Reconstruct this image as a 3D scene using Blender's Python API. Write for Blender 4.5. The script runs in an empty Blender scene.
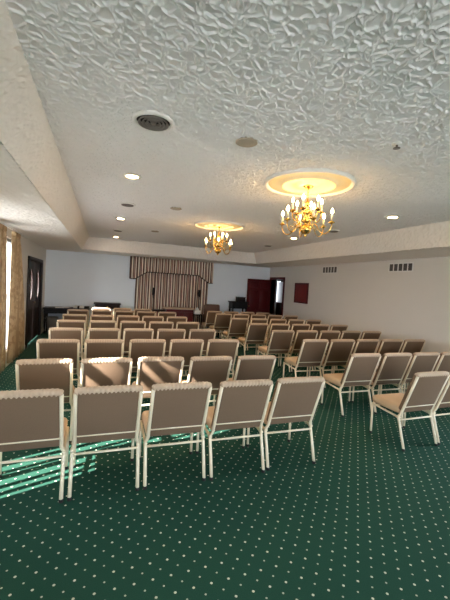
import bpy, bmesh, math, random
from mathutils import Vector, Matrix
random.seed(7)
S = bpy.context.scene
C = S.collection
PI = math.pi

# ---------------------------------------------------------------- materials
def lin(c):
    return tuple(((v/255.0)/12.92 if v/255.0 <= .04045 else ((v/255.0+.055)/1.055)**2.4) for v in c) + (1.0,)

def new_mat(name):
    m = bpy.data.materials.new(name); m.use_nodes = True
    nt = m.node_tree
    b = nt.nodes['Principled BSDF']
    return m, nt, b

def N(nt, t, **kw):
    n = nt.nodes.new(t)
    for k, v in kw.items():
        setattr(n, k, v)
    return n

def mixcol(nt, fac, a, b):
    n = N(nt, 'ShaderNodeMix', data_type='RGBA')
    for sock, v in ((n.inputs[0], fac), (n.inputs[6], a), (n.inputs[7], b)):
        if hasattr(v, 'is_linked'): nt.links.new(v, sock)
        else: sock.default_value = v
    return n.outputs[2]

def mth(nt, op, a, b=None, c=None, clamp=False):
    n = N(nt, 'ShaderNodeMath', operation=op); n.use_clamp = clamp
    for i, v in enumerate((a, b, c)):
        if v is None: continue
        if hasattr(v, 'is_linked'): nt.links.new(v, n.inputs[i])
        else: n.inputs[i].default_value = v
    return n.outputs[0]

def mat(name, rgb, rough=.6, metal=0, var=.08, scale=30, bump=0, bscale=200, spec=.5):
    """plain colour broken up by a fine noise"""
    m, nt, b = new_mat(name)
    tc = N(nt, 'ShaderNodeTexCoord')
    nz = N(nt, 'ShaderNodeTexNoise'); nz.inputs['Scale'].default_value = scale; nz.inputs['Detail'].default_value = 3
    nt.links.new(tc.outputs['Object'], nz.inputs['Vector'])
    c = lin(rgb)
    lo = tuple(v*(1-var) for v in c[:3])+(1,); hi = tuple(min(1, v*(1+var)) for v in c[:3])+(1,)
    nt.links.new(mixcol(nt, nz.outputs['Fac'], lo, hi), b.inputs['Base Color'])
    b.inputs['Roughness'].default_value = rough; b.inputs['Metallic'].default_value = metal
    b.inputs['Specular IOR Level'].default_value = spec
    if bump:
        n2 = N(nt, 'ShaderNodeTexNoise'); n2.inputs['Scale'].default_value = bscale
        nt.links.new(tc.outputs['Object'], n2.inputs['Vector'])
        bp = N(nt, 'ShaderNodeBump'); bp.inputs['Strength'].default_value = bump; bp.inputs['Distance'].default_value = .002
        nt.links.new(n2.outputs['Fac'], bp.inputs['Height']); nt.links.new(bp.outputs['Normal'], b.inputs['Normal'])
    return m

def wood(name, a, bcol, rough=.4, scale=6):
    m, nt, b = new_mat(name)
    tc = N(nt, 'ShaderNodeTexCoord'); mp = N(nt, 'ShaderNodeMapping'); mp.inputs['Scale'].default_value = (scale*4, scale*4, scale*.5)
    nz = N(nt, 'ShaderNodeTexNoise'); nz.inputs['Scale'].default_value = 2; nz.inputs['Detail'].default_value = 6; nz.inputs['Distortion'].default_value = 1
    nt.links.new(tc.outputs['Object'], mp.inputs['Vector']); nt.links.new(mp.outputs['Vector'], nz.inputs['Vector'])
    nt.links.new(mixcol(nt, nz.outputs['Fac'], lin(a), lin(bcol)), b.inputs['Base Color'])
    b.inputs['Roughness'].default_value = rough; b.inputs['Specular IOR Level'].default_value = .25
    return m

def emit(name, rgb, strength):
    m, nt, b = new_mat(name)
    b.inputs['Base Color'].default_value = (.8, .8, .8, 1)
    b.inputs['Emission Color'].default_value = lin(rgb); b.inputs['Emission Strength'].default_value = strength
    return m

def plaster(name, rgb, dist):
    """stomped 'crow foot' plaster: warped cell ridges at two sizes"""
    m, nt, b = new_mat(name)
    tc = N(nt, 'ShaderNodeTexCoord')
    w = N(nt, 'ShaderNodeTexNoise'); w.inputs['Scale'].default_value = 9; w.inputs['Detail'].default_value = 2
    nt.links.new(tc.outputs['Object'], w.inputs['Vector'])
    sub = N(nt, 'ShaderNodeVectorMath', operation='SUBTRACT'); nt.links.new(w.outputs['Color'], sub.inputs[0]); sub.inputs[1].default_value = (.5, .5, .5)
    scl = N(nt, 'ShaderNodeVectorMath', operation='SCALE'); nt.links.new(sub.outputs[0], scl.inputs[0]); scl.inputs['Scale'].default_value = .09
    add = N(nt, 'ShaderNodeVectorMath', operation='ADD'); nt.links.new(tc.outputs['Object'], add.inputs[0]); nt.links.new(scl.outputs[0], add.inputs[1])
    hs = []
    for sc, st, wid, rot in ((13.5, (1, .6, 1), .062, .6), (17.5, (.55, 1, 1), .066, -.5)):
        mp = N(nt, 'ShaderNodeMapping'); mp.inputs['Scale'].default_value = st; mp.inputs['Rotation'].default_value = (0, 0, rot)
        nt.links.new(add.outputs[0], mp.inputs['Vector'])
        v = N(nt, 'ShaderNodeTexVoronoi', feature='DISTANCE_TO_EDGE'); v.inputs['Scale'].default_value = sc
        nt.links.new(mp.outputs[0], v.inputs['Vector'])
        mr = N(nt, 'ShaderNodeMapRange', interpolation_type='SMOOTHSTEP'); mr.inputs['From Min'].default_value = 0; mr.inputs['From Max'].default_value = wid*1.3
        mr.inputs['To Min'].default_value = 1; mr.inputs['To Max'].default_value = 0
        nt.links.new(v.outputs['Distance'], mr.inputs['Value'])
        # break the ridges up so they read as separate strokes
        k = N(nt, 'ShaderNodeTexNoise'); k.inputs['Scale'].default_value = sc*1.1; nt.links.new(tc.outputs['Object'], k.inputs['Vector'])
        km = N(nt, 'ShaderNodeMapRange'); km.inputs['From Min'].default_value = .32; km.inputs['From Max'].default_value = .46; nt.links.new(k.outputs['Fac'], km.inputs['Value'])
        hs.append(mth(nt, 'MULTIPLY', mr.outputs[0], km.outputs[0]))
    h = mth(nt, 'MAXIMUM', hs[0], hs[1])
    n3 = N(nt, 'ShaderNodeTexNoise'); n3.inputs['Scale'].default_value = 60; n3.inputs['Detail'].default_value = 3; nt.links.new(tc.outputs['Object'], n3.inputs['Vector'])
    h = mth(nt, 'MULTIPLY_ADD', n3.outputs['Fac'], .12, h)
    dp = N(nt, 'ShaderNodeDisplacement'); dp.inputs['Midlevel'].default_value = 0; dp.inputs['Scale'].default_value = dist
    nt.links.new(h, dp.inputs['Height']); nt.links.new(dp.outputs[0], nt.nodes['Material Output'].inputs['Displacement'])
    m.displacement_method = 'DISPLACEMENT'
    b.inputs['Base Color'].default_value = lin(rgb); b.inputs['Roughness'].default_value = .75; b.inputs['Specular IOR Level'].default_value = .3
    return m

def carpet():
    m, nt, b = new_mat('green_dotted_carpet')
    tc = N(nt, 'ShaderNodeTexCoord'); sx = N(nt, 'ShaderNodeSeparateXYZ'); nt.links.new(tc.outputs['Object'], sx.inputs[0])
    def lattice(ox, oy, r):
        du = mth(nt, 'MULTIPLY', mth(nt, 'SUBTRACT', mth(nt, 'FRACT', mth(nt, 'DIVIDE', mth(nt, 'SUBTRACT', sx.outputs[0], ox-20*.0985-.0985/2), .0985)), .5), .0985)
        dv = mth(nt, 'MULTIPLY', mth(nt, 'SUBTRACT', mth(nt, 'FRACT', mth(nt, 'DIVIDE', mth(nt, 'SUBTRACT', sx.outputs[1], oy-60*.111-.111/2), .111)), .5), .111)
        d = mth(nt, 'POWER', mth(nt, 'ADD', mth(nt, 'POWER', mth(nt, 'ABSOLUTE', du), 1.6), mth(nt, 'POWER', mth(nt, 'ABSOLUTE', dv), 1.6)), 1/1.6)
        return mth(nt, 'LESS_THAN', d, r)
    A = lattice(.635, 1.77, .0076); B = lattice(.635+.04925, 1.77+.0555, .0058)
    nz = N(nt, 'ShaderNodeTexNoise'); nz.inputs['Scale'].default_value = 260; nz.inputs['Detail'].default_value = 4
    nt.links.new(tc.outputs['Object'], nz.inputs['Vector'])
    g = mixcol(nt, nz.outputs['Fac'], lin((18, 52, 40)), lin((50, 92, 76)))
    dots = mth(nt, 'MAXIMUM', A, mth(nt, 'MULTIPLY', B, .8))
    nt.links.new(mixcol(nt, dots, g, lin((214, 212, 188))), b.inputs['Base Color'])
    b.inputs['Roughness'].default_value = .95; b.inputs['Specular IOR Level'].default_value = .1
    bp = N(nt, 'ShaderNodeBump'); bp.inputs['Strength'].default_value = .5; bp.inputs['Distance'].default_value = .004
    nt.links.new(nz.outputs['Fac'], bp.inputs['Height']); nt.links.new(bp.outputs['Normal'], b.inputs['Normal'])
    return m

def striped(name, cols, period, axis=0, blot=None):
    m, nt, b = new_mat(name)
    tc = N(nt, 'ShaderNodeTexCoord'); sx = N(nt, 'ShaderNodeSeparateXYZ'); nt.links.new(tc.outputs['Object'], sx.inputs[0])
    f = mth(nt, 'FRACT', mth(nt, 'DIVIDE', mth(nt, 'ADD', sx.outputs[axis], 20), period))
    r = N(nt, 'ShaderNodeValToRGB'); nt.links.new(f, r.inputs[0])
    e = r.color_ramp; e.interpolation = 'CONSTANT'
    while len(e.elements) < len(cols): e.elements.new(.5)
    for i, (p, c) in enumerate(cols):
        e.elements[i].position = p; e.elements[i].color = lin(c)
    col = r.outputs[0]
    if blot:
        nz = N(nt, 'ShaderNodeTexNoise'); nz.inputs['Scale'].default_value = blot[1]; nt.links.new(tc.outputs['Object'], nz.inputs['Vector'])
        mr = N(nt, 'ShaderNodeMapRange'); mr.inputs['From Min'].default_value = .48; mr.inputs['From Max'].default_value = .6; nt.links.new(nz.outputs['Fac'], mr.inputs['Value'])
        col = mixcol(nt, mr.outputs[0], col, lin(blot[0]))
    nt.links.new(col, b.inputs['Base Color']); b.inputs['Roughness'].default_value = .85; b.inputs['Specular IOR Level'].default_value = .2
    return m

def sheer():
    m, nt, b = new_mat('white_sheer')
    out = nt.nodes['Material Output']
    t = N(nt, 'ShaderNodeBsdfTranslucent'); t.inputs[0].default_value = (.65, .65, .65, 1)
    d = N(nt, 'ShaderNodeBsdfDiffuse'); d.inputs[0].default_value = (.8, .8, .8, 1)
    tr = N(nt, 'ShaderNodeBsdfTransparent')
    m1 = N(nt, 'ShaderNodeMixShader'); m1.inputs[0].default_value = .75; nt.links.new(d.outputs[0], m1.inputs[1]); nt.links.new(t.outputs[0], m1.inputs[2])
    m2 = N(nt, 'ShaderNodeMixShader'); m2.inputs[0].default_value = .04; nt.links.new(m1.outputs[0], m2.inputs[1]); nt.links.new(tr.outputs[0], m2.inputs[2])
    nt.links.new(m2.outputs[0], out.inputs[0])
    return m

def pane_glass():
    m, nt, b = new_mat('window_glass')
    out = nt.nodes['Material Output']
    tr = N(nt, 'ShaderNodeBsdfTransparent'); gl = N(nt, 'ShaderNodeBsdfGlossy'); gl.inputs['Roughness'].default_value = .02
    fr = N(nt, 'ShaderNodeFresnel'); mx = N(nt, 'ShaderNodeMixShader')
    nt.links.new(fr.outputs[0], mx.inputs[0]); nt.links.new(tr.outputs[0], mx.inputs[1]); nt.links.new(gl.outputs[0], mx.inputs[2])
    nt.links.new(mx.outputs[0], out.inputs[0])
    return m

M = dict(
    ceiling=plaster('stomped_plaster', (242, 240, 239), .0098),
    soffit=plaster('stomped_plaster_soffit', (240, 235, 228), .0105),
    wall=mat('painted_wall', (224, 219, 211), .6, var=.02, scale=3, bump=.15, bscale=90),
    farwall=mat('daylight_tinted_wall', (236, 241, 246), .6, var=.02, scale=3, bump=.15, bscale=90),  # bluer and brighter than the other walls: missing daylight put into the colour
    carpet=carpet(),
    frame=mat('cream_metal', (228, 212, 182), .35, var=.03),
    fabric=mat('brown_weave', (120, 97, 77), .9, var=.22, scale=240, bump=.4, bscale=500, spec=.2),
    trim=mat('tan_piping', (190, 164, 138), .7, var=.1, scale=60),
    vinyl=mat('tan_vinyl', (204, 172, 136), .5, var=.05, scale=20),
    rubber=mat('dark_rubber', (30, 28, 26), .7),
    white=mat('white_paint', (232, 230, 224), .45, var=.02),
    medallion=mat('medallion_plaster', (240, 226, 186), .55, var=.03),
    brass=mat('polished_brass', (230, 186, 104), .25, 1, var=.05),
    candle=mat('candle_sleeve', (244, 232, 200), .5, var=.02),
    bulb=emit('flame_bulb', (255, 206, 138), 48),
    can=emit('recessed_lamp', (255, 206, 140), 40),
    mahogany=wood('mahogany', (58, 12, 14), (104, 26, 28), .35),
    dark=wood('dark_walnut', (22, 13, 11), (44, 26, 21), .5),
    blackw=wood('ebony', (12, 10, 10), (26, 22, 20), .5),
    iron=mat('dark_iron', (26, 22, 20), .4, .6),
    vent=mat('dark_grille', (112, 106, 100), .5),
    ventdark=mat('vent_black', (16, 16, 16), .8),
    beige=mat('beige_plastic', (176, 164, 146), .6, var=.04),
    drape=striped('brown_striped_drape', [(0, (122, 94, 80)), (.16, (240, 226, 206)), (.36, (92, 64, 56)), (.5, (206, 180, 158)), (.62, (124, 60, 56)), (.74, (240, 224, 204)), (.9, (92, 66, 56))], .19, 0),
    floral=striped('gold_floral_drape', [(0, (190, 164, 128)), (.5, (198, 172, 136)), (.8, (168, 142, 108))], .3, 1, ((170, 142, 108), 14)),
    sheer=sheer(), glass=pane_glass(),
    blind=mat('white_blind', (225, 222, 214), .7, var=.02),
    grey=mat('grey_plastic', (120, 118, 114), .6, var=.05),
    paper=mat('white_paper', (235, 235, 230), .7, var=.02),
    brownuph=mat('brown_upholstery', (112, 84, 70), .8, var=.12, scale=80),
    fbcloth=mat('burgundy_felt', (116, 32, 34), .8, var=.15, scale=60),
    hall=mat('hall_paneling', (60, 40, 36), .6, var=.1, scale=8),
    pale_ground=mat('bounce_ground', (176, 173, 168), .9, var=.1, scale=2),  # unseen ground, pale so that it bounces light up to the ceiling
)

# ---------------------------------------------------------------- mesh tools
class MB:
    def __init__(self): self.bm = bmesh.new()
    def box(self, x0, x1, y0, y1, z0, z1, mtx=None):
        vs = [self.bm.verts.new(Vector(p)) for p in ((x0,y0,z0),(x1,y0,z0),(x1,y1,z0),(x0,y1,z0),(x0,y0,z1),(x1,y0,z1),(x1,y1,z1),(x0,y1,z1))]
        if mtx:
            for v in vs: v.co = mtx @ v.co
        for f in ((3,2,1,0),(4,5,6,7),(0,1,5,4),(1,2,6,5),(2,3,7,6),(3,0,4,7)):
            self.bm.faces.new([vs[i] for i in f])
        return self
    def rbox(self, x0, x1, y0, y1, z0, z1, r, seg=3, mtx=None):
        t = bmesh.new()
        g = bmesh.ops.create_cube(t, size=1)
        for v in t.verts:
            v.co = Vector((x0+(v.co.x+.5)*(x1-x0), y0+(v.co.y+.5)*(y1-y0), z0+(v.co.z+.5)*(z1-z0)))
        bmesh.ops.bevel(t, geom=list(t.edges), offset=r, segments=seg, profile=.5, affect='EDGES')
        for f in t.faces: f.smooth = True
        if mtx: bmesh.ops.transform(t, matrix=mtx, verts=t.verts)
        me = bpy.data.meshes.new('tmp'); t.to_mesh(me); t.free()
        self.bm.from_mesh(me); bpy.data.meshes.remove(me)
        return self
    def tube(self, pts, r, n=8, closed=False, caps=True):
        pts = [Vector(p) for p in pts]; rings = []
        m = len(pts)
        rr = r if isinstance(r, (list, tuple)) else [r]*m
        up = None
        for i, p in enumerate(pts):
            if closed: t = pts[(i+1) % m]-pts[i-1]
            else: t = (pts[min(i+1, m-1)]-pts[max(i-1, 0)])
            t.normalize()
            if up is None:
                up = Vector((1, 0, 0)) if abs(t.x) < .8 else Vector((0, 0, 1))
            a = (up-t*up.dot(t)).normalized(); b_ = t.cross(a); up = a
            rings.append([self.bm.verts.new(p+(a*math.cos(k*2*PI/n)+b_*math.sin(k*2*PI/n))*rr[i]) for k in range(n)])
        for i in range(m if closed else m-1):
            A, B = rings[i], rings[(i+1) % m]
            for k in range(n):
                f = self.bm.faces.new((A[k], A[(k+1) % n], B[(k+1) % n], B[k])); f.smooth = True
        if caps and not closed:
            self.bm.faces.new(rings[0][::-1]); self.bm.faces.new(rings[-1])
        return self
    def lathe(self, prof, c=(0, 0, 0), n=24, smooth=True):
        rings = []
        for r, z in prof:
            if r < 1e-5: rings.append([self.bm.verts.new((c[0], c[1], c[2]+z))])
            else: rings.append([self.bm.verts.new((c[0]+r*math.cos(k*2*PI/n), c[1]+r*math.sin(k*2*PI/n), c[2]+z)) for k in range(n)])
        for A, B in zip(rings, rings[1:]):
            for k in range(n):
                q = [A[k % len(A)], A[(k+1) % len(A)], B[(k+1) % len(B)], B[k % len(B)]]
                u = []
                for v in q:
                    if v not in u: u.append(v)
                if len(u) > 2:
                    f = self.bm.faces.new(u); f.smooth = smooth
        return self
    def grid(self, fn, nu, nv):
        vs = [[self.bm.verts.new(fn(i/nu, j/nv)) for j in range(nv+1)] for i in range(nu+1)]
        for i in range(nu):
            for j in range(nv):
                f = self.bm.faces.new((vs[i][j], vs[i+1][j], vs[i+1][j+1], vs[i][j+1])); f.smooth = True
        return self
    def prism(self, poly, y0, y1, axis='y'):
        def P(u, w, d): return (u, d, w) if axis == 'y' else (d, u, w)
        A = [self.bm.verts.new(P(u, w, y0)) for u, w in poly]; B = [self.bm.verts.new(P(u, w, y1)) for u, w in poly]
        self.bm.faces.new(A); self.bm.faces.new(B[::-1])
        for i in range(len(poly)):
            j = (i+1) % len(poly); self.bm.faces.new((A[j], A[i], B[i], B[j]))
        return self
    def build(self, name, m, parent=None, kind=None, label=None, loc=None, solid=0):
        bmesh.ops.recalc_face_normals(self.bm, faces=self.bm.faces)
        me = bpy.data.meshes.new(name); self.bm.to_mesh(me); self.bm.free()
        me.materials.append(M[m] if isinstance(m, str) else m)
        o = bpy.data.objects.new(name, me); C.objects.link(o)
        if parent: o.parent = parent
        if loc: o.location = loc
        if kind: o['kind'] = kind
        if label: o['label'] = label
        if solid:
            md = o.modifiers.new('solid', 'SOLIDIFY'); md.thickness = solid; md.offset = 0
        return o

def tag(o, label, cat, group=None):
    o['label'] = label; o['category'] = cat
    if group: o['group'] = group
    return o

def thing(name, label, cat, loc=(0, 0, 0), rz=0, group=None):
    o = bpy.data.objects.new(name, None); C.objects.link(o); o.empty_display_size = .1
    o.location = loc; o.rotation_euler = (0, 0, rz)
    return tag(o, label, cat, group)

def copy_tree(o, parent=None):
    kids = [x for x in bpy.data.objects if x.parent == o]
    c = o.copy(); C.objects.link(c)
    if parent: c.parent = parent
    for k in kids: copy_tree(k, c)
    return c

def wall_with_holes(mb, axis, a0, a1, z0, z1, d0, d1, holes):
    """boxes round rectangular openings; axis 'y': runs along y with x from d0 to d1"""
    def bx(p0, p1, q0, q1):
        if p1-p0 < 1e-4 or q1-q0 < 1e-4: return
        if axis == 'y': mb.box(d0, d1, p0, p1, q0, q1)
        else: mb.box(p0, p1, d0, d1, q0, q1)
    cur = a0
    for h0, h1, b0, b1 in sorted(holes):
        bx(cur, h0, z0, z1); bx(h0, h1, z0, b0); bx(h0, h1, b1, z1); cur = h1
    bx(cur, a1, z0, z1)

# ---------------------------------------------------------------- room
XL, XR, Y0, Y1, ZC, ZS = -1.43, 5.758, -3.0, 11.0, 2.673, 2.348
T = .16
w = MB(); w.box(XL-T, 8.6, Y0-T, 15.2, -.12, 0); w.build('floor', 'carpet', kind='structure', label='green carpet with a lattice of small cream dots')
WIN = [(2.35, 3.15, .35, 1.98), (4.2, 5.7, .25, 2.2), (6.05, 7.1, .25, 2.2)]
DOOR1 = (8.42, 10.22, 0, 1.93)
w = MB(); wall_with_holes(w, 'y', Y0-T, Y1+T, 0, 2.9, XL-T, XL, WIN+[DOOR1]); w.build('wall_left', 'wall', kind='structure')
DOOR2 = (9.98, 10.85, 0, 1.93)
RW_ADDED = [(1.3, 2.9, .3, 2.2)]  # unseen window added to throw daylight across to the far wall
w = MB(); wall_with_holes(w, 'y', Y0-T, Y1+T, 0, 2.9, XR, XR+T, RW_ADDED+[DOOR2]); w.build('wall_right', 'wall', kind='structure')
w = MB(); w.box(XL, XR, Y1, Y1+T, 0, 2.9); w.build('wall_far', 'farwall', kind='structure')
BW = [(-1.2, 2.2, .2, 2.25), (3.4, 5.0, .3, 2.2)]
w = MB(); wall_with_holes(w, 'x', XL, XR, 0, 2.9, Y0-T, Y0, BW); w.build('wall_back', 'wall', kind='structure')

# coffered ceiling: flat field, sloped sides, dropped border
e = .177
cx0n, cx0f, cx1, cyn, cyf = -.436, -.266, 4.455, -1.2, 9.615
import numpy as np
def patches(name, m, quads, label, extra=None):
    """fine quad grids (corners a b c d, counts) so that the plaster relief is real"""
    V, F, off = [], [], 0
    for a, b, c, d, nu, nv in quads:
        a, b, c, d = (np.array(q, float) for q in (a, b, c, d))
        u, v = np.meshgrid(np.linspace(0, 1, nu+1), np.linspace(0, 1, nv+1), indexing='ij'); u = u[..., None]; v = v[..., None]
        P = a*(1-u)*(1-v)+b*u*(1-v)+c*u*v+d*(1-u)*v
        V.append(P.reshape(-1, 3))
        idx = np.arange((nu+1)*(nv+1)).reshape(nu+1, nv+1)+off
        F.append(np.stack([idx[:-1, :-1], idx[1:, :-1], idx[1:, 1:], idx[:-1, 1:]], -1).reshape(-1, 4)); off += (nu+1)*(nv+1)
    V = np.concatenate(V); F = np.concatenate(F)
    me = bpy.data.meshes.new(name)
    me.vertices.add(len(V)); me.vertices.foreach_set('co', V.ravel().astype(np.float32))
    me.loops.add(F.size); me.loops.foreach_set('vertex_index', F.ravel().astype(np.int32))
    me.polygons.add(len(F)); me.polygons.foreach_set('loop_start', (np.arange(len(F))*4).astype(np.int32))
    me.polygons.foreach_set('use_smooth', np.ones(len(F), bool))
    me.update(calc_edges=True); me.materials.append(M[m])
    o = bpy.data.objects.new(name, me); C.objects.link(o); o['kind'] = 'structure'; o['label'] = label
    return o
def cl(y): return cx0n+(cx0f-cx0n)*(y-cyn)/(cyf-cyn)      # the left edge of the field is not quite square to the room
def cq(y0, y1, st):
    return ((cl(y0), y0, ZC), (cl(y1), y1, ZC), (cx1, y1, ZC), (cx1, y0, ZC), max(1, int((y1-y0)/st)), int((cx1-cl(y0))/st))
patches('ceiling', 'ceiling', [cq(cyn, .7, .03), cq(.7, 3.0, .0042), cq(3.0, 6.0, .0056), cq(6.0, 9.615, .0085)], 'off-white ceiling in stomped plaster texture')
ln, lf_ = cx0n-e, cx0f-e
def lb(y): return ln+(lf_-ln)*(y-(cyn-e))/(cyf-cyn+2*e)
patches('trim_1', 'soffit', [
    ((ln, cyn-e, ZS), (lf_, cyf+e, ZS), (cx0f, cyf, ZC), (cx0n, cyn, ZC), 900, 32),
    ((cx0f-e, cyf+e, ZS), (cx1+e, cyf+e, ZS), (cx1, cyf, ZC), (cx0f, cyf, ZC), 320, 24),
    ((cx1+e, cyf+e, ZS), (cx1+e, cyn-e, ZS), (cx1, cyn, ZC), (cx1, cyf, ZC), 700, 24),
    ((cx1+e, cyn-e, ZS), (cx0n-e, cyn-e, ZS), (cx0n, cyn, ZC), (cx1, cyn, ZC), 2, 2),
    ((XL, cyn-e, ZS), (XL, cyf+e, ZS), (lf_, cyf+e, ZS), (ln, cyn-e, ZS), 800, 75),
    ((cx1+e, cyn-e, ZS), (cx1+e, cyf+e, ZS), (XR, cyf+e, ZS), (XR, cyn-e, ZS), 500, 50),
    ((XL, cyf+e, ZS), (XL, Y1, ZS), (XR, Y1, ZS), (XR, cyf+e, ZS), 40, 240),
    ((XL, Y0, ZS), (XL, cyn-e, ZS), (XR, cyn-e, ZS), (XR, Y0, ZS), 2, 2)], 'dropped plaster soffit round the room with sloped inner faces')
w = MB(); w.box(XL-T, XR+T, Y0-T, Y1+T, 2.9, 3.0); w.build('roof_deck', 'white', kind='structure')

def baseboard(name, segs):
    b = MB()
    for s in segs: b.box(*s)
    b.build(name, 'white', kind='structure')
baseboard('baseboard_left', [(XL, XL+.015, a, b, 0, .09) for a, b in ((Y0, 8.3), (10.34, Y1))])
baseboard('baseboard_right', [(XR-.015, XR, a, b, 0, .09) for a, b in ((Y0, 9.86), (10.96, Y1))])
baseboard('baseboard_far', [(XL, XR, Y1-.015, Y1, 0, .09)])

# windows (glass, frame, mullions)
def window(n, axis, a0, a1, z0, z1, d, s):
    fr = MB()
    def bx(p0, p1, q0, q1, t0, t1):
        if axis == 'y': fr.box(min(t0, t1), max(t0, t1), p0, p1, q0, q1)
        else: fr.box(p0, p1, min(t0, t1), max(t0, t1), q0, q1)
    i0, i1 = d+s*.05, d+s*.11
    for q in ((a0, a0+.05, z0, z1), (a1-.05, a1, z0, z1), (a0, a1, z0, z0+.05), (a0, a1, z1-.05, z1), (a0, a1, (z0+z1)/2-.02, (z0+z1)/2+.02)):
        bx(*q, i0, i1)
    f = fr.build('window_%d' % n, 'white', kind='structure')
    g = MB(); t = d+s*.08
    if axis == 'y': g.box(t-.002, t+.002, a0, a1, z0, z1)
    else: g.box(a0, a1, t-.002, t+.002, z0, z1)
    g.build('pane', 'glass', f)
n = 1
for q in WIN: window(n, 'y', *q, XL, -1); n += 1
for q in BW: window(n, 'x', *q, Y0, -1); n += 1
for q in RW_ADDED: window(n, 'y', *q, XR, 1); n += 1

# sheers in the left windows and the part-open vertical blind that stripes the sun
def sheer_panel(name, y0, y1, z0, z1, x):
    g = MB(); g.grid(lambda u, v: Vector((x+.012*math.sin(u*(y1-y0)*2*PI/.09), y0+u*(y1-y0), z0+v*(z1-z0))), 80, 4)
    return g.build(name, 'sheer', solid=.001)
sheer_panel('sheer', 4.21, 5.69, .26, 2.19, XL-.03)['kind'] = 'structure'
tag(sheer_panel('sheer_curtain', 6.06, 7.09, .26, 2.19, XL-.03), 'white sheer glowing in the window between the two gold drapes', 'curtain')

# ---- left door: dark mahogany double doors with tall oval lights
fr = MB()
fr.box(XL-T, XL+.03, 8.34, 8.44, 0, 2.0); fr.box(XL-T, XL+.03, 10.2, 10.3, 0, 2.0); fr.box(XL-T, XL+.03, 8.34, 10.3, 1.92, 2.0)
d1 = fr.build('door_1', 'dark', kind='structure', label='dark double entrance door with tall oval lights')
def leaf(y0, y1, glass_c):
    b = MB(); bm = b.bm
    cy, cz, ry, rz = glass_c, 1.37, .2, .37
    K = 48; rings = []
    xa, xb = XL-.045, XL-.025
    for X in (xa, xb):
        inn, ou = [], []
        for k in range(K):
            a = k*2*PI/K; ca, sa = math.cos(a), math.sin(a)
            inn.append(bm.verts.new((X, cy+ry*ca, cz+rz*sa)))
            t = min(((y1-cy)/ca if ca > 1e-6 else ((y0-cy)/ca if ca < -1e-6 else 1e9)), ((1.92-cz)/sa if sa > 1e-6 else ((.01-cz)/sa if sa < -1e-6 else 1e9)))
            ou.append(bm.verts.new((X, cy+t*ca, cz+t*sa)))
        rings.append((inn, ou))
    # pull nearest ring points to the four corners
    for inn, ou in rings:
        for yy in (y0, y1):
            for zz in (.01, 1.92):
                v = min(ou, key=lambda q: (q.co.y-yy)**2+(q.co.z-zz)**2); v.co.y = yy; v.co.z = zz
    (i0, o0), (i1, o1) = rings
    for k in range(K):
        j = (k+1) % K
        bm.faces.new((i0[k], i0[j], o0[j], o0[k])); bm.faces.new((i1[k], i1[j], o1[j], o1[k]))
        bm.faces.new((i0[k], i0[j], i1[j], i1[k])); bm.faces.new((o0[k], o0[j], o1[j], o1[k]))
    b.box(xb, xb+.012, y0+.13, y1-.13, .18, .78)
    lf = b.build('door_leaf', 'dark', d1)
    r = MB(); r.tube([(xb+.004, cy+ry*math.cos(k*2*PI/40), cz+rz*math.sin(k*2*PI/40)) for k in range(40)], .014, 8, True); r.build('glass_bead', 'dark', lf)
    g = MB(); g.prism([(cy+ry*math.cos(k*2*PI/40), cz+rz*math.sin(k*2*PI/40)) for k in range(40)], XL-.037, XL-.033, axis='x'); g.build('oval_glass', 'glass', lf)
    return lf
l1 = leaf(8.44, 9.31, 8.93); l2 = leaf(9.33, 10.2, 9.85)
h = MB(); h.tube([(XL-.03, 9.24, .95), (XL+.03, 9.24, .95), (XL+.03, 9.16, .95)], .011); h.build('door_handle', 'brass', l1)

# ---- right doorway: frame, leaf swung back along the far wall, hall beyond
fr = MB()
for a, b in ((9.9, 9.98), (10.85, 10.93)): fr.box(XR-.02, XR+T+.02, a, b, 0, 2.0)
fr.box(XR-.02, XR+T+.02, 9.9, 10.93, 1.92, 2.0)
d2 = fr.build('door_2', 'mahogany', kind='structure', label='dark red doorway with its panelled leaf swung back against the far wall')
lf = MB(); lx0, lx1 = 4.86, 5.735; ly = 10.86
lf.box(lx0, lx1, ly, ly+.045, .012, 1.9)
pw = (lx1-lx0-.27)/2
for i in (0, 1):
    xa = lx0+.09+i*(pw+.09)
    for za, zb in ((.2, .72), (.84, 1.5), (1.6, 1.8)):
        lf.rbox(xa, xa+pw, ly-.014, ly+.01, za, zb, .008, 2)
lo = lf.build('door_leaf', 'mahogany', d2)
k = MB(); k.lathe([(0, -.05), (.02, -.05), (.026, -.03), (.02, -.012), (.01, 0), (.01, .03)], n=12); ko = k.build('door_knob', 'brass', lo); ko.rotation_euler = (-PI/2, 0, 0); ko.location = (lx0+.06, ly-.02, .95)
# hall
w = MB()
w.box(XR+T, 8.6, 15.0, 15.16, 0, 2.6); w.box(8.5, 8.6, 9.0, 15.0, 0, 2.6); w.box(XR+T, 8.6, 9.0, 9.1, 0, 2.6); w.box(XR, XR+T, Y1+T, 15.1, 0, 2.6)
w.build('wall_hall', 'hall', kind='structure')
w = MB(); w.box(XR, 8.6, 9.0, 15.16, 2.6, 2.7); w.build('ceiling_hall', 'hall', kind='structure')
w = MB(); w.box(6.06, 6.2, 11.2, 11.32, 0, 2.6); w.build('trim_2', 'white', kind='structure', label='white door edge seen through the right doorway')
w = MB(); w.box(8.3, 8.49, 14.45, 14.99, .95, 1.95); wf = w.build('window_9', 'white', kind='structure')
w = MB(); w.box(8.08, 8.46, 14.97, 14.995, .95, 1.98); wf = w.build('pane', emit('hall_daylight', (225, 232, 245), 1.6), wf)

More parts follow.
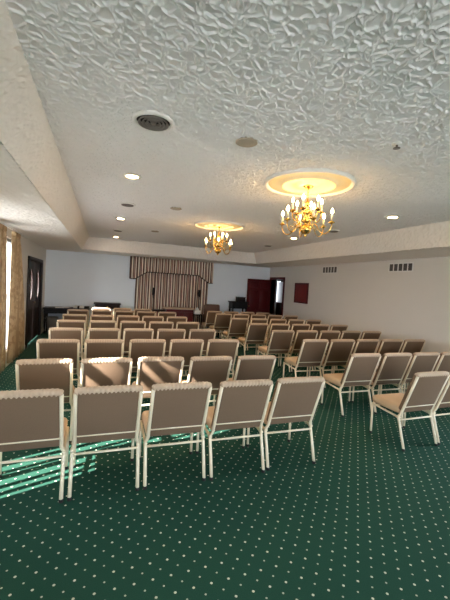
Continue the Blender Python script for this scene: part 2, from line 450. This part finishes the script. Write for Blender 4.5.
# wall return-air grilles
def wall_vent(y0, y1, z0, z1, label):
    t = thing('air_grille', label, 'air vent', (XR, (y0+y1)/2, z0), group='return air grilles on the right wall')
    L = (y1-y0)/2; H = z1-z0
    b = MB(); b.box(-.006, -.001, -L, L, 0, H); b.build('backing', 'ventdark', t)
    f = MB()
    for k in range(6):
        y = -L+k*(2*L)/5; f.box(-.014, -.004, y-.011, y+.011, 0, H)
    f.box(-.014, -.004, -L-.011, L+.011, -.012, .008); f.box(-.014, -.004, -L-.011, L+.011, H-.008, H+.012)
    f.build('frame', 'white', t)
    s = MB()
    for k in range(9):
        z = .012+k*(H-.024)/8; s.box(-.012, -.006, -L, L, z-.004, z+.004)
    s.build('louvers', 'vent', t)
wall_vent(7.3, 7.9, 2.105, 2.27, 'dark slotted wall grille nearer the red doorway on the right wall')
wall_vent(5.03, 5.61, 2.105, 2.265, 'dark slotted wall grille farther right, nearer the camera')

# burgundy framed board
t = thing('notice_board', 'burgundy panel in a dark red wooden frame on the right wall beside the doorway', 'notice board', (XR, 8.88, 1.21))
f = MB(); f.box(-.03, -.002, -.36, -.31, 0, .61); f.box(-.03, -.002, .31, .36, 0, .61); f.box(-.03, -.002, -.36, .36, 0, .05); f.box(-.03, -.002, -.36, .36, .56, .61); f.build('frame', 'mahogany', t)
f = MB(); f.rbox(-.022, -.003, -.31, .31, .05, .56, .006, 2); f.build('panel', 'fbcloth', t)
f = MB()
for yy in (-.2, .2): f.rbox(-.026, -.018, yy-.012 if yy > 0 else yy, yy if yy > 0 else yy+.012, .14, .47, .002, 1)
f.box(-.026, -.018, -.2, .2, .14, .152); f.box(-.026, -.018, -.2, .2, .458, .47); f.build('moulding', 'mahogany', t)

# ---------------------------------------------------------------- ceiling fittings
def can_light(x, y, label):
    t = thing('recessed_light', label, 'ceiling light', (x, y, ZC-.0075), group='recessed ceiling lights')
    b = MB(); b.lathe([(.093, .0075), (.093, -.003)], n=24); b.lathe([(.062, -.001), (.095, -.001), (.095, -.006), (.062, -.012), (.062, -.001)], n=24); b.build('trim_ring', 'white', t)
    b = MB(); b.lathe([(0, -.012), (.03, -.011), (.055, -.006), (.06, -.002)], n=20); b.build('bulb', 'can', t)
for x, y, l in ((.28, 3.67, 'recessed light glowing nearest the camera, left of the big medallion'), (.32, 6.27, 'recessed light second from the camera on the left side of the ceiling'),
                (.37, 9.05, 'recessed light farthest away on the left side of the ceiling'), (3.69, 3.61, 'recessed light on the right, between big chandelier and right soffit'),
                (3.73, 6.17, 'recessed light just below and behind the near chandelier'), (3.04, 8.0, 'recessed light right of the far chandelier')):
    can_light(x, y, l)
    sl = bpy.data.lights.new('downlight', 'SPOT'); sl.energy = 16; sl.spot_size = 2.1; sl.spot_blend = .6; sl.shadow_soft_size = .05; sl.color = (1, .8, .58)
    so_ = bpy.data.objects.new('downlight', sl); C.objects.link(so_); so_.location = (x, y, ZC-.035)

def diffuser(x, y, r, label):
    t = thing('ceiling_diffuser', label, 'air vent', (x, y, ZC-.0075), group='round ceiling air diffusers')
    b = MB(); b.lathe([(r*.98, .0075), (r*.98, -.003)], n=40); b.lathe([(r*.82, -.001), (r*1.0, -.001), (r*1.0, -.006), (r*.86, -.018), (r*.82, -.012), (r*.82, -.001)], n=40); b.build('rim', 'white', t)
    b = MB(); b.lathe([(0, -.003), (r*.84, -.003)], n=40); b.build('backing', 'ventdark', t)
    for q in (.66, .48, .3):
        b = MB(); b.lathe([(r*q, -.004), (r*(q+.09), -.022), (r*(q+.05), -.024), (r*(q-.03), -.006), (r*q, -.004)], n=36); b.build('cone_ring', 'vent', t)
    b = MB(); b.lathe([(0, -.024), (r*.12, -.022), (r*.16, -.006)], n=20); b.build('centre_cap', 'vent', t)
diffuser(.3, 2.36, .135, 'large round white-rimmed air diffuser nearest the camera')
diffuser(.34, 5.04, .11, 'round air diffuser on the left between two recessed lights')
diffuser(.35, 7.8, .11, 'small distant round air diffuser at the far left of the ceiling')
diffuser(3.77, 4.96, .11, 'round air diffuser right of the near chandelier')
diffuser(3.9, 7.65, .11, 'distant round air diffuser near the far right corner of the coffer')

def speaker(x, y, label):
    t = thing('ceiling_speaker', label, 'speaker', (x, y, ZC-.0075), group='round ceiling speakers')
    b = MB(); b.lathe([(.08, .0075), (.08, -.003)], n=28); b.lathe([(0, -.014), (.06, -.013), (.068, -.008)], n=28); b.build('mesh_cover', 'beige', t)
    b = MB(); b.lathe([(.066, -.001), (.082, -.001), (.082, -.006), (.068, -.012), (.066, -.001)], n=28); b.build('rim', 'beige', t)
speaker(.98, 2.37, 'round beige speaker cover nearest the camera')
speaker(1.0, 4.91, 'round ceiling speaker cover midway, left of the near medallion')
speaker(1.08, 7.37, 'round ceiling speaker cover left of the far medallion')
t = thing('sprinkler_head', 'small fire sprinkler head in the ceiling upper right', 'sprinkler', (1.92, 1.89, ZC-.0075))
b = MB(); b.lathe([(.033, .0075), (.033, -.003)], n=20); b.lathe([(0, -.001), (.034, -.001), (.034, -.005), (.016, -.012), (0, -.012)], n=20); b.build('escutcheon', 'white', t)
b = MB(); b.lathe([(.008, -.01), (.008, -.03), (.024, -.032), (.024, -.035), (0, -.036)], n=14); b.build('deflector', 'vent', t)

# medallions and chandeliers
MED = [(1.93, 2.98), (1.97, 5.80)]
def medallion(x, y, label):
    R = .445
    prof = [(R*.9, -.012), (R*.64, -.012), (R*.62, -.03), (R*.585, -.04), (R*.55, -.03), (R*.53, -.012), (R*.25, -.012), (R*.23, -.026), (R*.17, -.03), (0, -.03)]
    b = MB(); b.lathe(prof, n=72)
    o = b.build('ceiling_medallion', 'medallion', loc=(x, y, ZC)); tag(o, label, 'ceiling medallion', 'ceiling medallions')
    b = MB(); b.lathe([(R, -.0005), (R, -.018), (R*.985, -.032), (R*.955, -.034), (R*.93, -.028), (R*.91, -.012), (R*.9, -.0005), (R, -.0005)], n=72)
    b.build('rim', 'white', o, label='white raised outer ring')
medallion(*MED[0], 'large round plaster ceiling medallion above the nearer chandelier'); medallion(*MED[1], 'round plaster ceiling medallion above the farther chandelier')

def chandelier():
    t = thing('chandelier', 'brass two-tier candle chandelier nearer the camera', 'chandelier', (*MED[0], 2.15), group='brass chandeliers')
    b = MB(); b.lathe([(0, .5), (.055, .5), (.05, .488), (.02, .47), (.008, .46), (0, .46)], n=24); b.build('canopy', 'brass', t)
    b = MB()
    for k in range(4):
        z = .455-k*.024; rot = k % 2
        b.tube([((.008*math.cos(a) if not rot else 0), (.008*math.cos(a) if rot else 0), z-.014+.018*math.sin(a)) for a in [q*2*PI/12 for q in range(12)]], .0028, 6, True)
    b.build('chain', 'brass', t)
    b = MB(); b.lathe([(0, -.012), (.012, -.01), (.016, 0), (.01, .012), (.03, .02), (.058, .045), (.062, .07), (.045, .095), (.02, .11), (.018, .125), (.042, .135), (.046, .15), (.02, .165), (.016, .2), (.034, .22), (.038, .235), (.018, .255), (.014, .29), (.03, .305), (.03, .32), (.012, .345), (.008, .375), (0, .378)], n=20)
    b.build('baluster_stem', 'brass', t)
    for tier, (R, zc, z0, nn, off) in enumerate(((.25, .12, .085, 6, .2), (.145, .235, .21, 6, .72))):
        for k in range(nn):
            a = off+k*2*PI/nn
            d = Vector((math.cos(a), math.sin(a), 0))
            def pt(r, z): return (d.x*r, d.y*r, z)
            prof = [(.04, z0+.01), (R*.28, z0+.03), (R*.42, z0+.015), (R*.55, z0-.04), (R*.72, z0-.07), (R*.9, z0-.05), (R*.99, z0-.005), (R, zc-.008)]
            b = MB(); b.tube([pt(r, z) for r, z in smooth(prof)], .0052, 7)
            b.tube([pt(R*.6+.02*math.cos(q)*(1-q/9), z0+.0+.02*math.sin(q)*(1-q/9)) for q in [i*.5 for i in range(14)]], .0035, 6)
            arm = b.build('arm', 'brass', t)
            x, y = d.x*R, d.y*R
            b = MB(); b.lathe([(0, -.012), (.008, -.012), (.012, -.004), (.03, .002), (.033, .007), (.014, .006), (.014, .02), (0, .02)], (x, y, zc), 14); b.build('drip_pan', 'brass', arm)
            b = MB(); b.lathe([(0, .012), (.0095, .012), (.0095, .088), (0, .088)], (x, y, zc), 12); b.build('candle', 'candle', arm)
            b = MB(); b.lathe([(0, .086), (.007, .09), (.0125, .105), (.0115, .118), (.005, .134), (0, .143)], (x, y, zc), 10); b.build('bulb', 'bulb', arm)
    return t
def smooth(pts, n=5):
    P = [Vector((a, b, 0)) for a, b in pts]; o = []
    for i in range(len(P)-1):
        p0, p1, p2, p3 = P[max(i-1, 0)], P[i], P[i+1], P[min(i+2, len(P)-1)]
        for k in range(n):
            t = k/n
            q = .5*((2*p1)+(p2-p0)*t+(2*p0-5*p1+4*p2-p3)*t*t+(-p0+3*p1-3*p2+p3)*t**3); o.append((q.x, q.y))
    o.append(pts[-1]); return o
ch = chandelier()
c2 = copy_tree(ch); c2.location = (*MED[1], 2.15); c2['label'] = 'brass two-tier candle chandelier farther back, above the middle rows'

# ---------------------------------------------------------------- left drapes
def drape(y0t, y1t, y0b, y1b, label, x, seed):
    rnd = random.Random(seed); ph = rnd.random()*6
    g = MB()
    nf = 6
    def fn(u, v):
        z = .1+v*2.17
        k = min(1, (1-v)*1.5)**.7
        ya = y0b+(y0t-y0b)*(1-k); yb = y1b+(y1t-y1b)*(1-k)
        y = ya+u*(yb-ya)
        return Vector((x+(.018+.016*(1-v))*math.sin(u*nf*2*PI+ph)+.006*math.sin(u*17+v*3), y+.012*math.sin(u*nf*4*PI), z))
    g.grid(fn, 120, 14)
    t = thing('window_drape', label, 'curtain', (0, 0, 0), group='gold drapes at the left window')
    g.build('fabric_panel', 'floral', t, solid=.006)
    b = MB(); b.box(x-.02, x+.035, min(y0t, y0b)+.03, y1t, 2.22, 2.29); b.build('header_tape', 'floral', t)
    return t
drape(5.45, 5.98, 5.4, 6.16, 'gold patterned drape cut off by the left edge of the picture', XL+.085, 3)
drape(6.52, 6.95, 6.5, 7.62, 'gold patterned drape right of the bright window strip', XL+.085, 5)
t = thing('curtain_rod', 'pale rod above the left window holding the gold drapes', 'curtain rod', (XL+.085, 6.3, 2.318))
b = MB(); b.tube([(0, -.95, 0), (0, .85, 0)], .012); b.build('rod', 'white', t)
b = MB(); b.box(-.085, .01, -.9, -.87, -.01, .02); b.box(-.085, .01, .78, .81, -.01, .02); b.build('bracket', 'white', t)

# near blind that stripes the sun (beside the camera)
t = thing('vertical_blind', 'white vertical blind partly open in the left window beside the front rows', 'blind', (XL-.02, 2.78, 0))
b = MB(); b.box(-.02, .02, -.43, .37, 1.93, 1.975); b.build('head_rail', 'white', t)
yy = -.42
for k, (wd, gap) in enumerate(((.05, .06), (.05, .05), (.05, .08), (.06, .03), (.05, .08), (.06, .04), (.1, .03), (.09, .02))):
    if yy+wd > .37: break
    b = MB(); b.box(-.003, .003, yy, yy+wd, .36, 1.94); b.build('vane', 'blind', t); yy += wd+gap

# ---------------------------------------------------------------- drapery on the far wall
t = thing('stage_drape', 'wide brown striped drapery with stepped valance on the far wall', 'drapery', (0, 0, 0))
g = MB(); g.grid(lambda u, v: Vector((1.08+u*2.34, 10.88+.025*math.sin(u*2.34*2*PI/.13)+.008*math.sin(u*40+v*2), .04+v*2.2)), 260, 4); g.build('drop', 'drape', t, solid=.008)
def vz(x):
    L, R_ = .9, 3.53
    def prof(d): return 1.66 if d < .14 else (1.66+(d-.14)/(.36)*.23 if d < .5 else 1.89)
    return min(prof(x-L), prof(R_-x))
g = MB(); g.grid(lambda u, v: Vector((.9+u*2.63, 10.74+.014*math.sin(u*2.63*2*PI/.1), (lambda zb: zb+v*(2.335-zb))(vz(.9+u*2.63)))), 260, 4)
for X in (.9, 3.53): g.box(X-.006, X+.006, 10.74, 10.99, 1.66, 2.335)
va = g.build('valance', 'drape', t, solid=.008)
g = MB(); g.tube([(.9+i*2.63/120, 10.733, vz(.9+i*2.63/120)-.004) for i in range(121)], .012, 6); g.build('fringe', 'dark', va)

# ---------------------------------------------------------------- furniture at the front
def turned_leg(b, x, y, z1, r=.022):
    b.lathe([(0, 0), (r*.6, 0), (r*.8, z1*.1), (r*.6, z1*.14), (r, z1*.35), (r*1.15, z1*.7), (r*.7, z1*.74), (r*1.25, z1*.8), (r*1.25, z1), (0, z1)], (x, y, 0), 12)

def table(name, label, cat, x0, x1, y0, y1, h, m, apron=.1, over=.03):
    t = thing(name, label, cat, ((x0+x1)/2, (y0+y1)/2, 0)); W, D = (x1-x0)/2, (y1-y0)/2
    b = MB(); b.rbox(-W, W, -D, D, h-.035, h, .01, 2); b.build('table_top', m, t)
    b = MB(); b.box(-W+over, W-over, -D+over, D-over, h-.035-apron, h-.034); b.build('apron', m, t)
    for sx in (-1, 1):
        for sy in (-1, 1):
            b = MB(); turned_leg(b, sx*(W-over-.03), sy*(D-over-.03), h-.035-apron+.01); b.build('leg', m, t)
    return t
table('side_table', 'long black table in the far left corner with papers on top', 'table', -1.4, -.2, 10.42, 10.95, .72, 'blackw', .12)
for i, (x, y, rz, l) in enumerate(((-1.0, 10.62, .2, 'white paper sheet lying on the left part of the black table'), (-.85, 10.68, -.3, 'white paper sheet overlapping another near the middle of the black table'))):
    b = MB(); b.box(-.105, .105, -.14, .14, 0, .004); o = b.build('paper_sheet', 'paper', loc=(x, y, .72+.0005+i*.005)); o.rotation_euler = (0, 0, rz); tag(o, l, 'paper', 'loose papers on the black table')
for x, m, nm, l in ((-.58, 'paper', 'tissue_box', 'white box with pointed tissue on the black table, left one'), (-.42, 'paper', 'tissue_box', 'white box with pointed tissue on the black table, right one')):
    t = thing(nm, l, 'tissue box', (x, 10.6, .7205), group='white boxes on the black table')
    b = MB(); b.rbox(-.055, .055, -.055, .055, 0, .05, .006, 2); b.build('carton', m, t)
    b = MB(); b.lathe([(.03, .05), (.024, .065), (.012, .08), (0, .088)], n=7); b.build('tissue', m, t)
for x, l in ((-.5, 'dark book lying between the two white boxes'), (-.28, 'dark book at the right end of the black table')):
    t = thing('book', l, 'book', (x, 10.62, .7205), group='dark books on the black table')
    b = MB(); b.rbox(-.03 if x < -.4 else -.07, .025 if x < -.4 else .07, -.1, .1, 0, .06, .003, 1); b.build('cover', 'blackw', t)
    b = MB(); b.box(-.027 if x < -.4 else -.066, .026 if x < -.4 else .071, -.096, .096, .006, .054); b.build('page_block', 'paper', t)
t = thing('waste_bin', 'grey bin standing under the black table in the far left corner', 'bin', (-1.17, 10.66, 0))
b = MB(); b.lathe([(0, 0), (.12, 0), (.15, .44), (.14, .44), (.115, .012), (0, .012)], n=28); b.build('body', 'grey', t)
b = MB(); b.lathe([(.138, .43), (.156, .43), (.156, .45), (.138, .45), (.138, .43)], n=28); b.build('rim', 'grey', t)

ct = table('console_table', 'small dark wooden console table against the bluish far wall, left of the drapery', 'table', -.1, .66, 10.55, 10.97, .89, 'dark', .13)
b = MB(); b.rbox(-.26, .26, -.19, -.165, .74, .84, .006, 2); dr = b.build('drawer', 'dark', ct)
b = MB(); b.lathe([(0, -.03), (.014, -.026), (.014, -.016), (.006, -.01), (.006, 0)], n=12); kk = b.build('knob', 'brass', dr); kk.rotation_euler = (-PI/2, 0, 0); kk.location = (0, -.19, .79)

# bier table under the drapery
t = thing('altar_table', 'dark red wooden table with a pale top edge centred before the drapery', 'table', (2.37, 10.45, 0))
b = MB(); b.rbox(-.46, .46, -.25, .25, .8, .84, .01, 2); b.build('table_top', 'trim', t, label='pale edged top')
b = MB(); b.box(-.42, .42, -.22, .22, .1, .8)
for i in range(3): b.rbox(-.4+i*.27, -.16+i*.27, -.235, -.215, .2, .72, .006, 2)
b.build('cabinet_body', 'mahogany', t)
b = MB(); b.box(-.44, .44, -.24, .24, 0, .1); b.build('plinth', 'dark', t)
# low dark round table left of it
t = thing('round_table', 'low dark round table left of the altar table behind the chairs', 'table', (1.72, 10.2, 0))
b = MB(); b.lathe([(0, .74), (.2, .74), (.215, .755), (.2, .775), (0, .778)], n=32); b.build('table_top', 'blackw', t)
b = MB(); b.lathe([(.03, .74), (.025, .6), (.045, .4), (.025, .2), (.03, .08), (0, .08)], n=16); b.build('pedestal', 'blackw', t)
for k in range(3):
    a = k*2*PI/3+.5; b = MB(); b.tube([(.02*math.cos(a), .02*math.sin(a), .12), (.12*math.cos(a), .12*math.sin(a), .08), (.2*math.cos(a), .2*math.sin(a), .014)], .014); b.build('leg', 'blackw', t)

def torchiere(x, y, label):
    t = thing('torchiere_lamp', label, 'floor lamp', (x, y, 0), group='dark torchiere lamps flanking the altar table')
    b = MB(); b.lathe([(0, 0), (.14, 0), (.14, .015), (.06, .04), (.02, .07), (0, .07)], n=28); b.build('base', 'iron', t)
    b = MB(); b.lathe([(.013, .06), (.013, .5), (.022, .53), (.013, .56), (.013, 1.1), (.022, 1.13), (.012, 1.17)], n=14); b.build('pole', 'iron', t)
    b = MB(); b.lathe([(0, 1.16), (.02, 1.17), (.042, 1.24), (.048, 1.32), (.036, 1.38), (.044, 1.42), (.036, 1.42), (.04, 1.38), (0, 1.3)], n=24); b.build('lamp_shade', 'iron', t)
torchiere(1.6, 10.62, 'dark torchiere floor lamp before the drapery, left of the altar table')
torchiere(3.07, 10.66, 'dark torchiere floor lamp before the drapery, right of the altar table')

# small stand with white box
t = thing('pedestal_stand', 'small dark stand holding a white tissue box right of altar table', 'stand', (2.98, 10.38, 0))
b = MB(); b.rbox(-.12, .12, -.12, .12, .63, .66, .008, 2); b.build('stand_top', 'blackw', t)
for sx in (-1, 1):
    for sy in (-1, 1):
        b = MB(); b.rbox(sx*.095-.014, sx*.095+.014, sy*.095-.014, sy*.095+.014, 0, .635, .004, 1); b.build('leg', 'blackw', t)
b = MB(); b.box(-.1, .1, -.1, .1, .2, .22); b.build('shelf', 'blackw', t)
t = thing('tissue_box', 'large white box with a peaked white tissue on the small dark stand', 'tissue box', (2.95, 10.38, .6605))
b = MB(); b.rbox(-.095, .095, -.07, .07, 0, .12, .01, 2); b.build('carton', 'paper', t)
b = MB(); b.lathe([(.07, .118), (.055, .15), (.03, .185), (.018, .21), (0, .22)], n=8); b.build('tissue', 'paper', t)

# brown armchair
t = thing('armchair', 'brown upholstered armchair against the far wall, right of the drapery', 'armchair', (3.57, 10.5, 0))
tl = Matrix.Rotation(-.12, 4, 'X')
b = MB(); b.rbox(-.27, .27, .12, .24, .4, .99, .05, 4, tl); b.build('backrest', 'brownuph', t)
b = MB(); b.rbox(-.26, .26, -.28, .2, .3, .46, .04, 3); b.build('seat', 'brownuph', t)
for s in (-1, 1):
    b = MB(); b.rbox(s*.29-.045, s*.29+.045, -.26, .2, .28, .64, .03, 3); b.build('armrest', 'brownuph', t)
    for yy in (-.22, .18):
        b = MB(); b.lathe([(0, 0), (.014, 0), (.022, .3), (0, .3)], (s*.26, yy, 0), 10); b.build('leg', 'dark', t)

# tall hall table left of the red door leaf
table('hall_table', 'tall dark wooden table with turned legs left of the red door leaf', 'table', 4.17, 4.77, 10.5, 10.9, 1.1, 'blackw', .2)
t = thing('wooden_box', 'small dark wooden box on top of the tall dark table', 'box', (4.55, 10.7, 1.1005))
b = MB(); b.rbox(-.14, .14, -.1, .1, 0, .13, .008, 2); b.build('body', 'dark', t)
b = MB(); b.rbox(-.15, .15, -.11, .11, .13, .155, .006, 2); b.build('lid', 'dark', t)

# ---------------------------------------------------------------- chairs
def profile(z):      # back-post centre line: y at height z
    return .095-(z-.32)/(.82-.32)*.185
ANG = math.atan2(.185, .5)
def make_chair():
    t = thing('banquet_chair', 'x', 'chair')
    LX = .238
    for s in (-1, 1):
        x = s*LX
        b = MB(); b.tube([(x, .0, .012), (x, .035, .13), (x, .085, .29), (x, .1, .33)], .0135, 10); lg = b.build('leg', 'frame', t)
        b = MB(); b.lathe([(0, 0), (.0155, 0), (.0155, .022), (.0137, .024)], (x, -.001, 0), 10); b.build('foot_cap', 'rubber', lg)
        b = MB(); b.tube([(x, .452, .012), (x, .455, .34)], .0125, 10); lg = b.build('leg', 'frame', t)
        b = MB(); b.lathe([(0, 0), (.0148, 0), (.0148, .022), (.0128, .024)], (x, .452, 0), 10); b.build('foot_cap', 'rubber', lg)
        b = MB(); b.tube([(x, .07, .325), (x, .12, .322), (x, .44, .345), (x, .462, .347)], .012, 8); b.build('seat_rail', 'frame', t)
        xb = s*.222
        b = MB(); b.tube([(x, .115, .318), (x, .096, .325), (xb, profile(.37), .37), (xb, profile(.6), .6), (xb, profile(.8), .8)], .0142, 10); b.build('back_post', 'frame', t)
    b = MB(); b.tube([(-LX, .085, .292), (LX, .085, .292)], .0095, 8); b.build('stretcher', 'frame', t)
    b = MB(); b.tube([(-.222, profile(.445)-.004, .445), (.222, profile(.445)-.004, .445)], .009, 8); b.build('cross_bar', 'frame', t)
    b = MB(); b.tube([(-LX, .445, .325), (LX, .445, .325)], .0095, 8); b.build('front_rail', 'frame', t)
    # upholstered back, tilted with the posts
    mt = Matrix.Translation((0, profile(.6), .6)) @ Matrix.Rotation(ANG, 4, 'X')
    b = MB(); b.rbox(-.231, .231, .002, .056, -.232, .222, .022, 4, mt)
    b.rbox(-.208, .208, -.009, .03, -.236, .225, .006, 2, mt); b.build('backrest', 'fabric', t)
    # gathered top roll
    b = MB()
    n = 92; pts = []; rr = []
    for i in range(n+1):
        u = i/n; x = -.224+.448*u
        pts.append(mt @ Vector((x, .018, .22-.012*(abs(2*u-1)**10)))); rr.append((.029+.0019*math.sin(i*1.05))*(1 if .02 < u < .98 else .8))
    b.tube(pts, rr, 10); b.build('top_roll', 'trim', t, label='lighter tan gathered top edge')
    # seat cushion
    ms = Matrix.Translation((0, 0, 0)) @ Matrix.Rotation(0, 4, 'X')
    b = MB(); b.rbox(-.236, .236, .1, .485, .35, .44, .035, 4, ms)
    for v in b.bm.verts:
        if v.co.z > .41: v.co.z += .012*max(0, 1-(v.co.x/.22)**2)
    b.build('seat', 'vinyl', t, label='tan vinyl seat cushion')
    return t
ROWY = [2.602, 3.526, 4.618, 5.652, 6.686, 7.729, 8.875, 9.672]
X0L, X0R, SP = -.689, 3.004, .533
ORD = ['leftmost', 'second from left', 'third from left', 'fourth from left', 'rightmost']
ROWN = ['nearest row', 'second row from camera', 'third row from camera', 'fourth row from camera', 'fifth row from camera', 'sixth row from camera', 'seventh row from camera', 'farthest row']
proto = make_chair(); used = False
lay = [('L', r, k) for r in range(7) for k in range(5)] + [('L', 7, k) for k in (1, 2, 3)]
lay += [('R', 0, 0), ('R', 0, 1)] + [('R', r, k) for r in range(1, 7) for k in range(5)] + [('R', 7, k) for k in range(4)]
for blk, r, k in lay:
    if not used: c = proto; used = True
    else: c = copy_tree(proto)
    x = (X0L if blk == 'L' else X0R)+(k+.5)*SP
    c.location = (x+random.uniform(-.006, .006), ROWY[r]+random.uniform(-.012, .012), 0); c.rotation_euler = (0, 0, random.uniform(-.015, .015))
    o = ORD[k]
    if blk == 'L' and r == 7: o = ('leftmost', 'middle', 'rightmost')[k-1]
    if blk == 'R' and r == 0: o = ('leftmost', 'right-hand')[k]
    if blk == 'R' and r == 7 and k == 3: o = 'rightmost'
    c['label'] = 'brown-backed cream-framed chair, %s in the %s, %s block' % (o, ROWN[r], 'left' if blk == 'L' else 'right')
    c['group'] = 'chairs in the %s block' % ('left' if blk == 'L' else 'right')

# ---------------------------------------------------------------- ground outside
w = MB(); w.box(-40, XL-T-.01, -40, 40, -.3, -.2); w.box(XL-T-.01, 40, -40, Y0-T-.05, -.3, -.2); w.box(XR+T+.05, 40, Y0-T-.05, 8.9, -.3, -.2); w.build('ground', 'pale_ground', kind='structure')
w = MB(); w.box(-6.5, 6, -5.4, Y0-T, 2.95, 3.1); w.build('sun_block_slab', 'white', kind='structure')  # unseen slab added to keep direct sun out of the back windows

# ---------------------------------------------------------------- light
W = bpy.data.worlds.new('sky'); S.world = W; W.use_nodes = True
nt = W.node_tree; bg = nt.nodes['Background']
bg.inputs['Color'].default_value = (.76, .88, 1.0, 1); bg.inputs['Strength'].default_value = 6.0
sd = bpy.data.lights.new('sun', 'SUN'); sd.energy = 22; sd.angle = .009; sd.color = (1, .98, .94)
so = bpy.data.objects.new('sun', sd); C.objects.link(so); so.location = (-8, -2, 6)
so.rotation_euler = Vector((.94, .34, -.49)).to_track_quat('-Z', 'Y').to_euler()
def portal(name, loc, rot, sx, sy):
    l = bpy.data.lights.new(name, 'AREA'); l.shape = 'RECTANGLE'; l.size = sx; l.size_y = sy; l.cycles.is_portal = True
    o = bpy.data.objects.new(name, l); C.objects.link(o); o.location = loc; o.rotation_euler = rot
for a, b, z0, z1 in WIN: portal('window_portal', (XL-T, (a+b)/2, (z0+z1)/2), (0, -PI/2, 0), z1-z0, b-a)
for a, b, z0, z1 in RW_ADDED: portal('window_portal', (XR+T, (a+b)/2, (z0+z1)/2), (0, PI/2, 0), z1-z0, b-a)
for a, b, z0, z1 in BW: portal('window_portal', ((a+b)/2, Y0-T, (z0+z1)/2), (PI/2, 0, 0), b-a, z1-z0)

# ---------------------------------------------------------------- camera
f_px, yaw, pitch, roll = 341.93, .3567, -.0412, .0583
cy, sy = math.cos(yaw), math.sin(yaw)
fw = Vector((sy, cy, 0)); rt = Vector((cy, -sy, 0)); up = Vector((0, 0, 1))
f2 = fw*math.cos(pitch)+up*math.sin(pitch); u2 = up*math.cos(pitch)-fw*math.sin(pitch)
r3 = rt*math.cos(roll)+u2*math.sin(roll); u3 = u2*math.cos(roll)-rt*math.sin(roll)
cd = bpy.data.cameras.new('camera'); cam = bpy.data.objects.new('camera', cd); C.objects.link(cam)
mw = Matrix((r3, u3, -f2)).transposed().to_4x4(); mw.translation = (0, 0, 1.6); cam.matrix_world = mw
cd.sensor_fit = 'HORIZONTAL'; cd.sensor_width = 36; cd.lens = 36*f_px/450; cd.clip_start = .05
S.camera = cam
vs = S.view_settings; vs.view_transform = 'Standard'; vs.look = 'None'; vs.gamma = 1; vs.exposure = 1.4; vs.use_curve_mapping = False
S.cycles.max_bounces = 10; S.cycles.diffuse_bounces = 6; S.cycles.transparent_max_bounces = 12
S.cycles.sample_clamp_indirect = 4; S.cycles.caustics_reflective = False; S.cycles.caustics_refractive = False
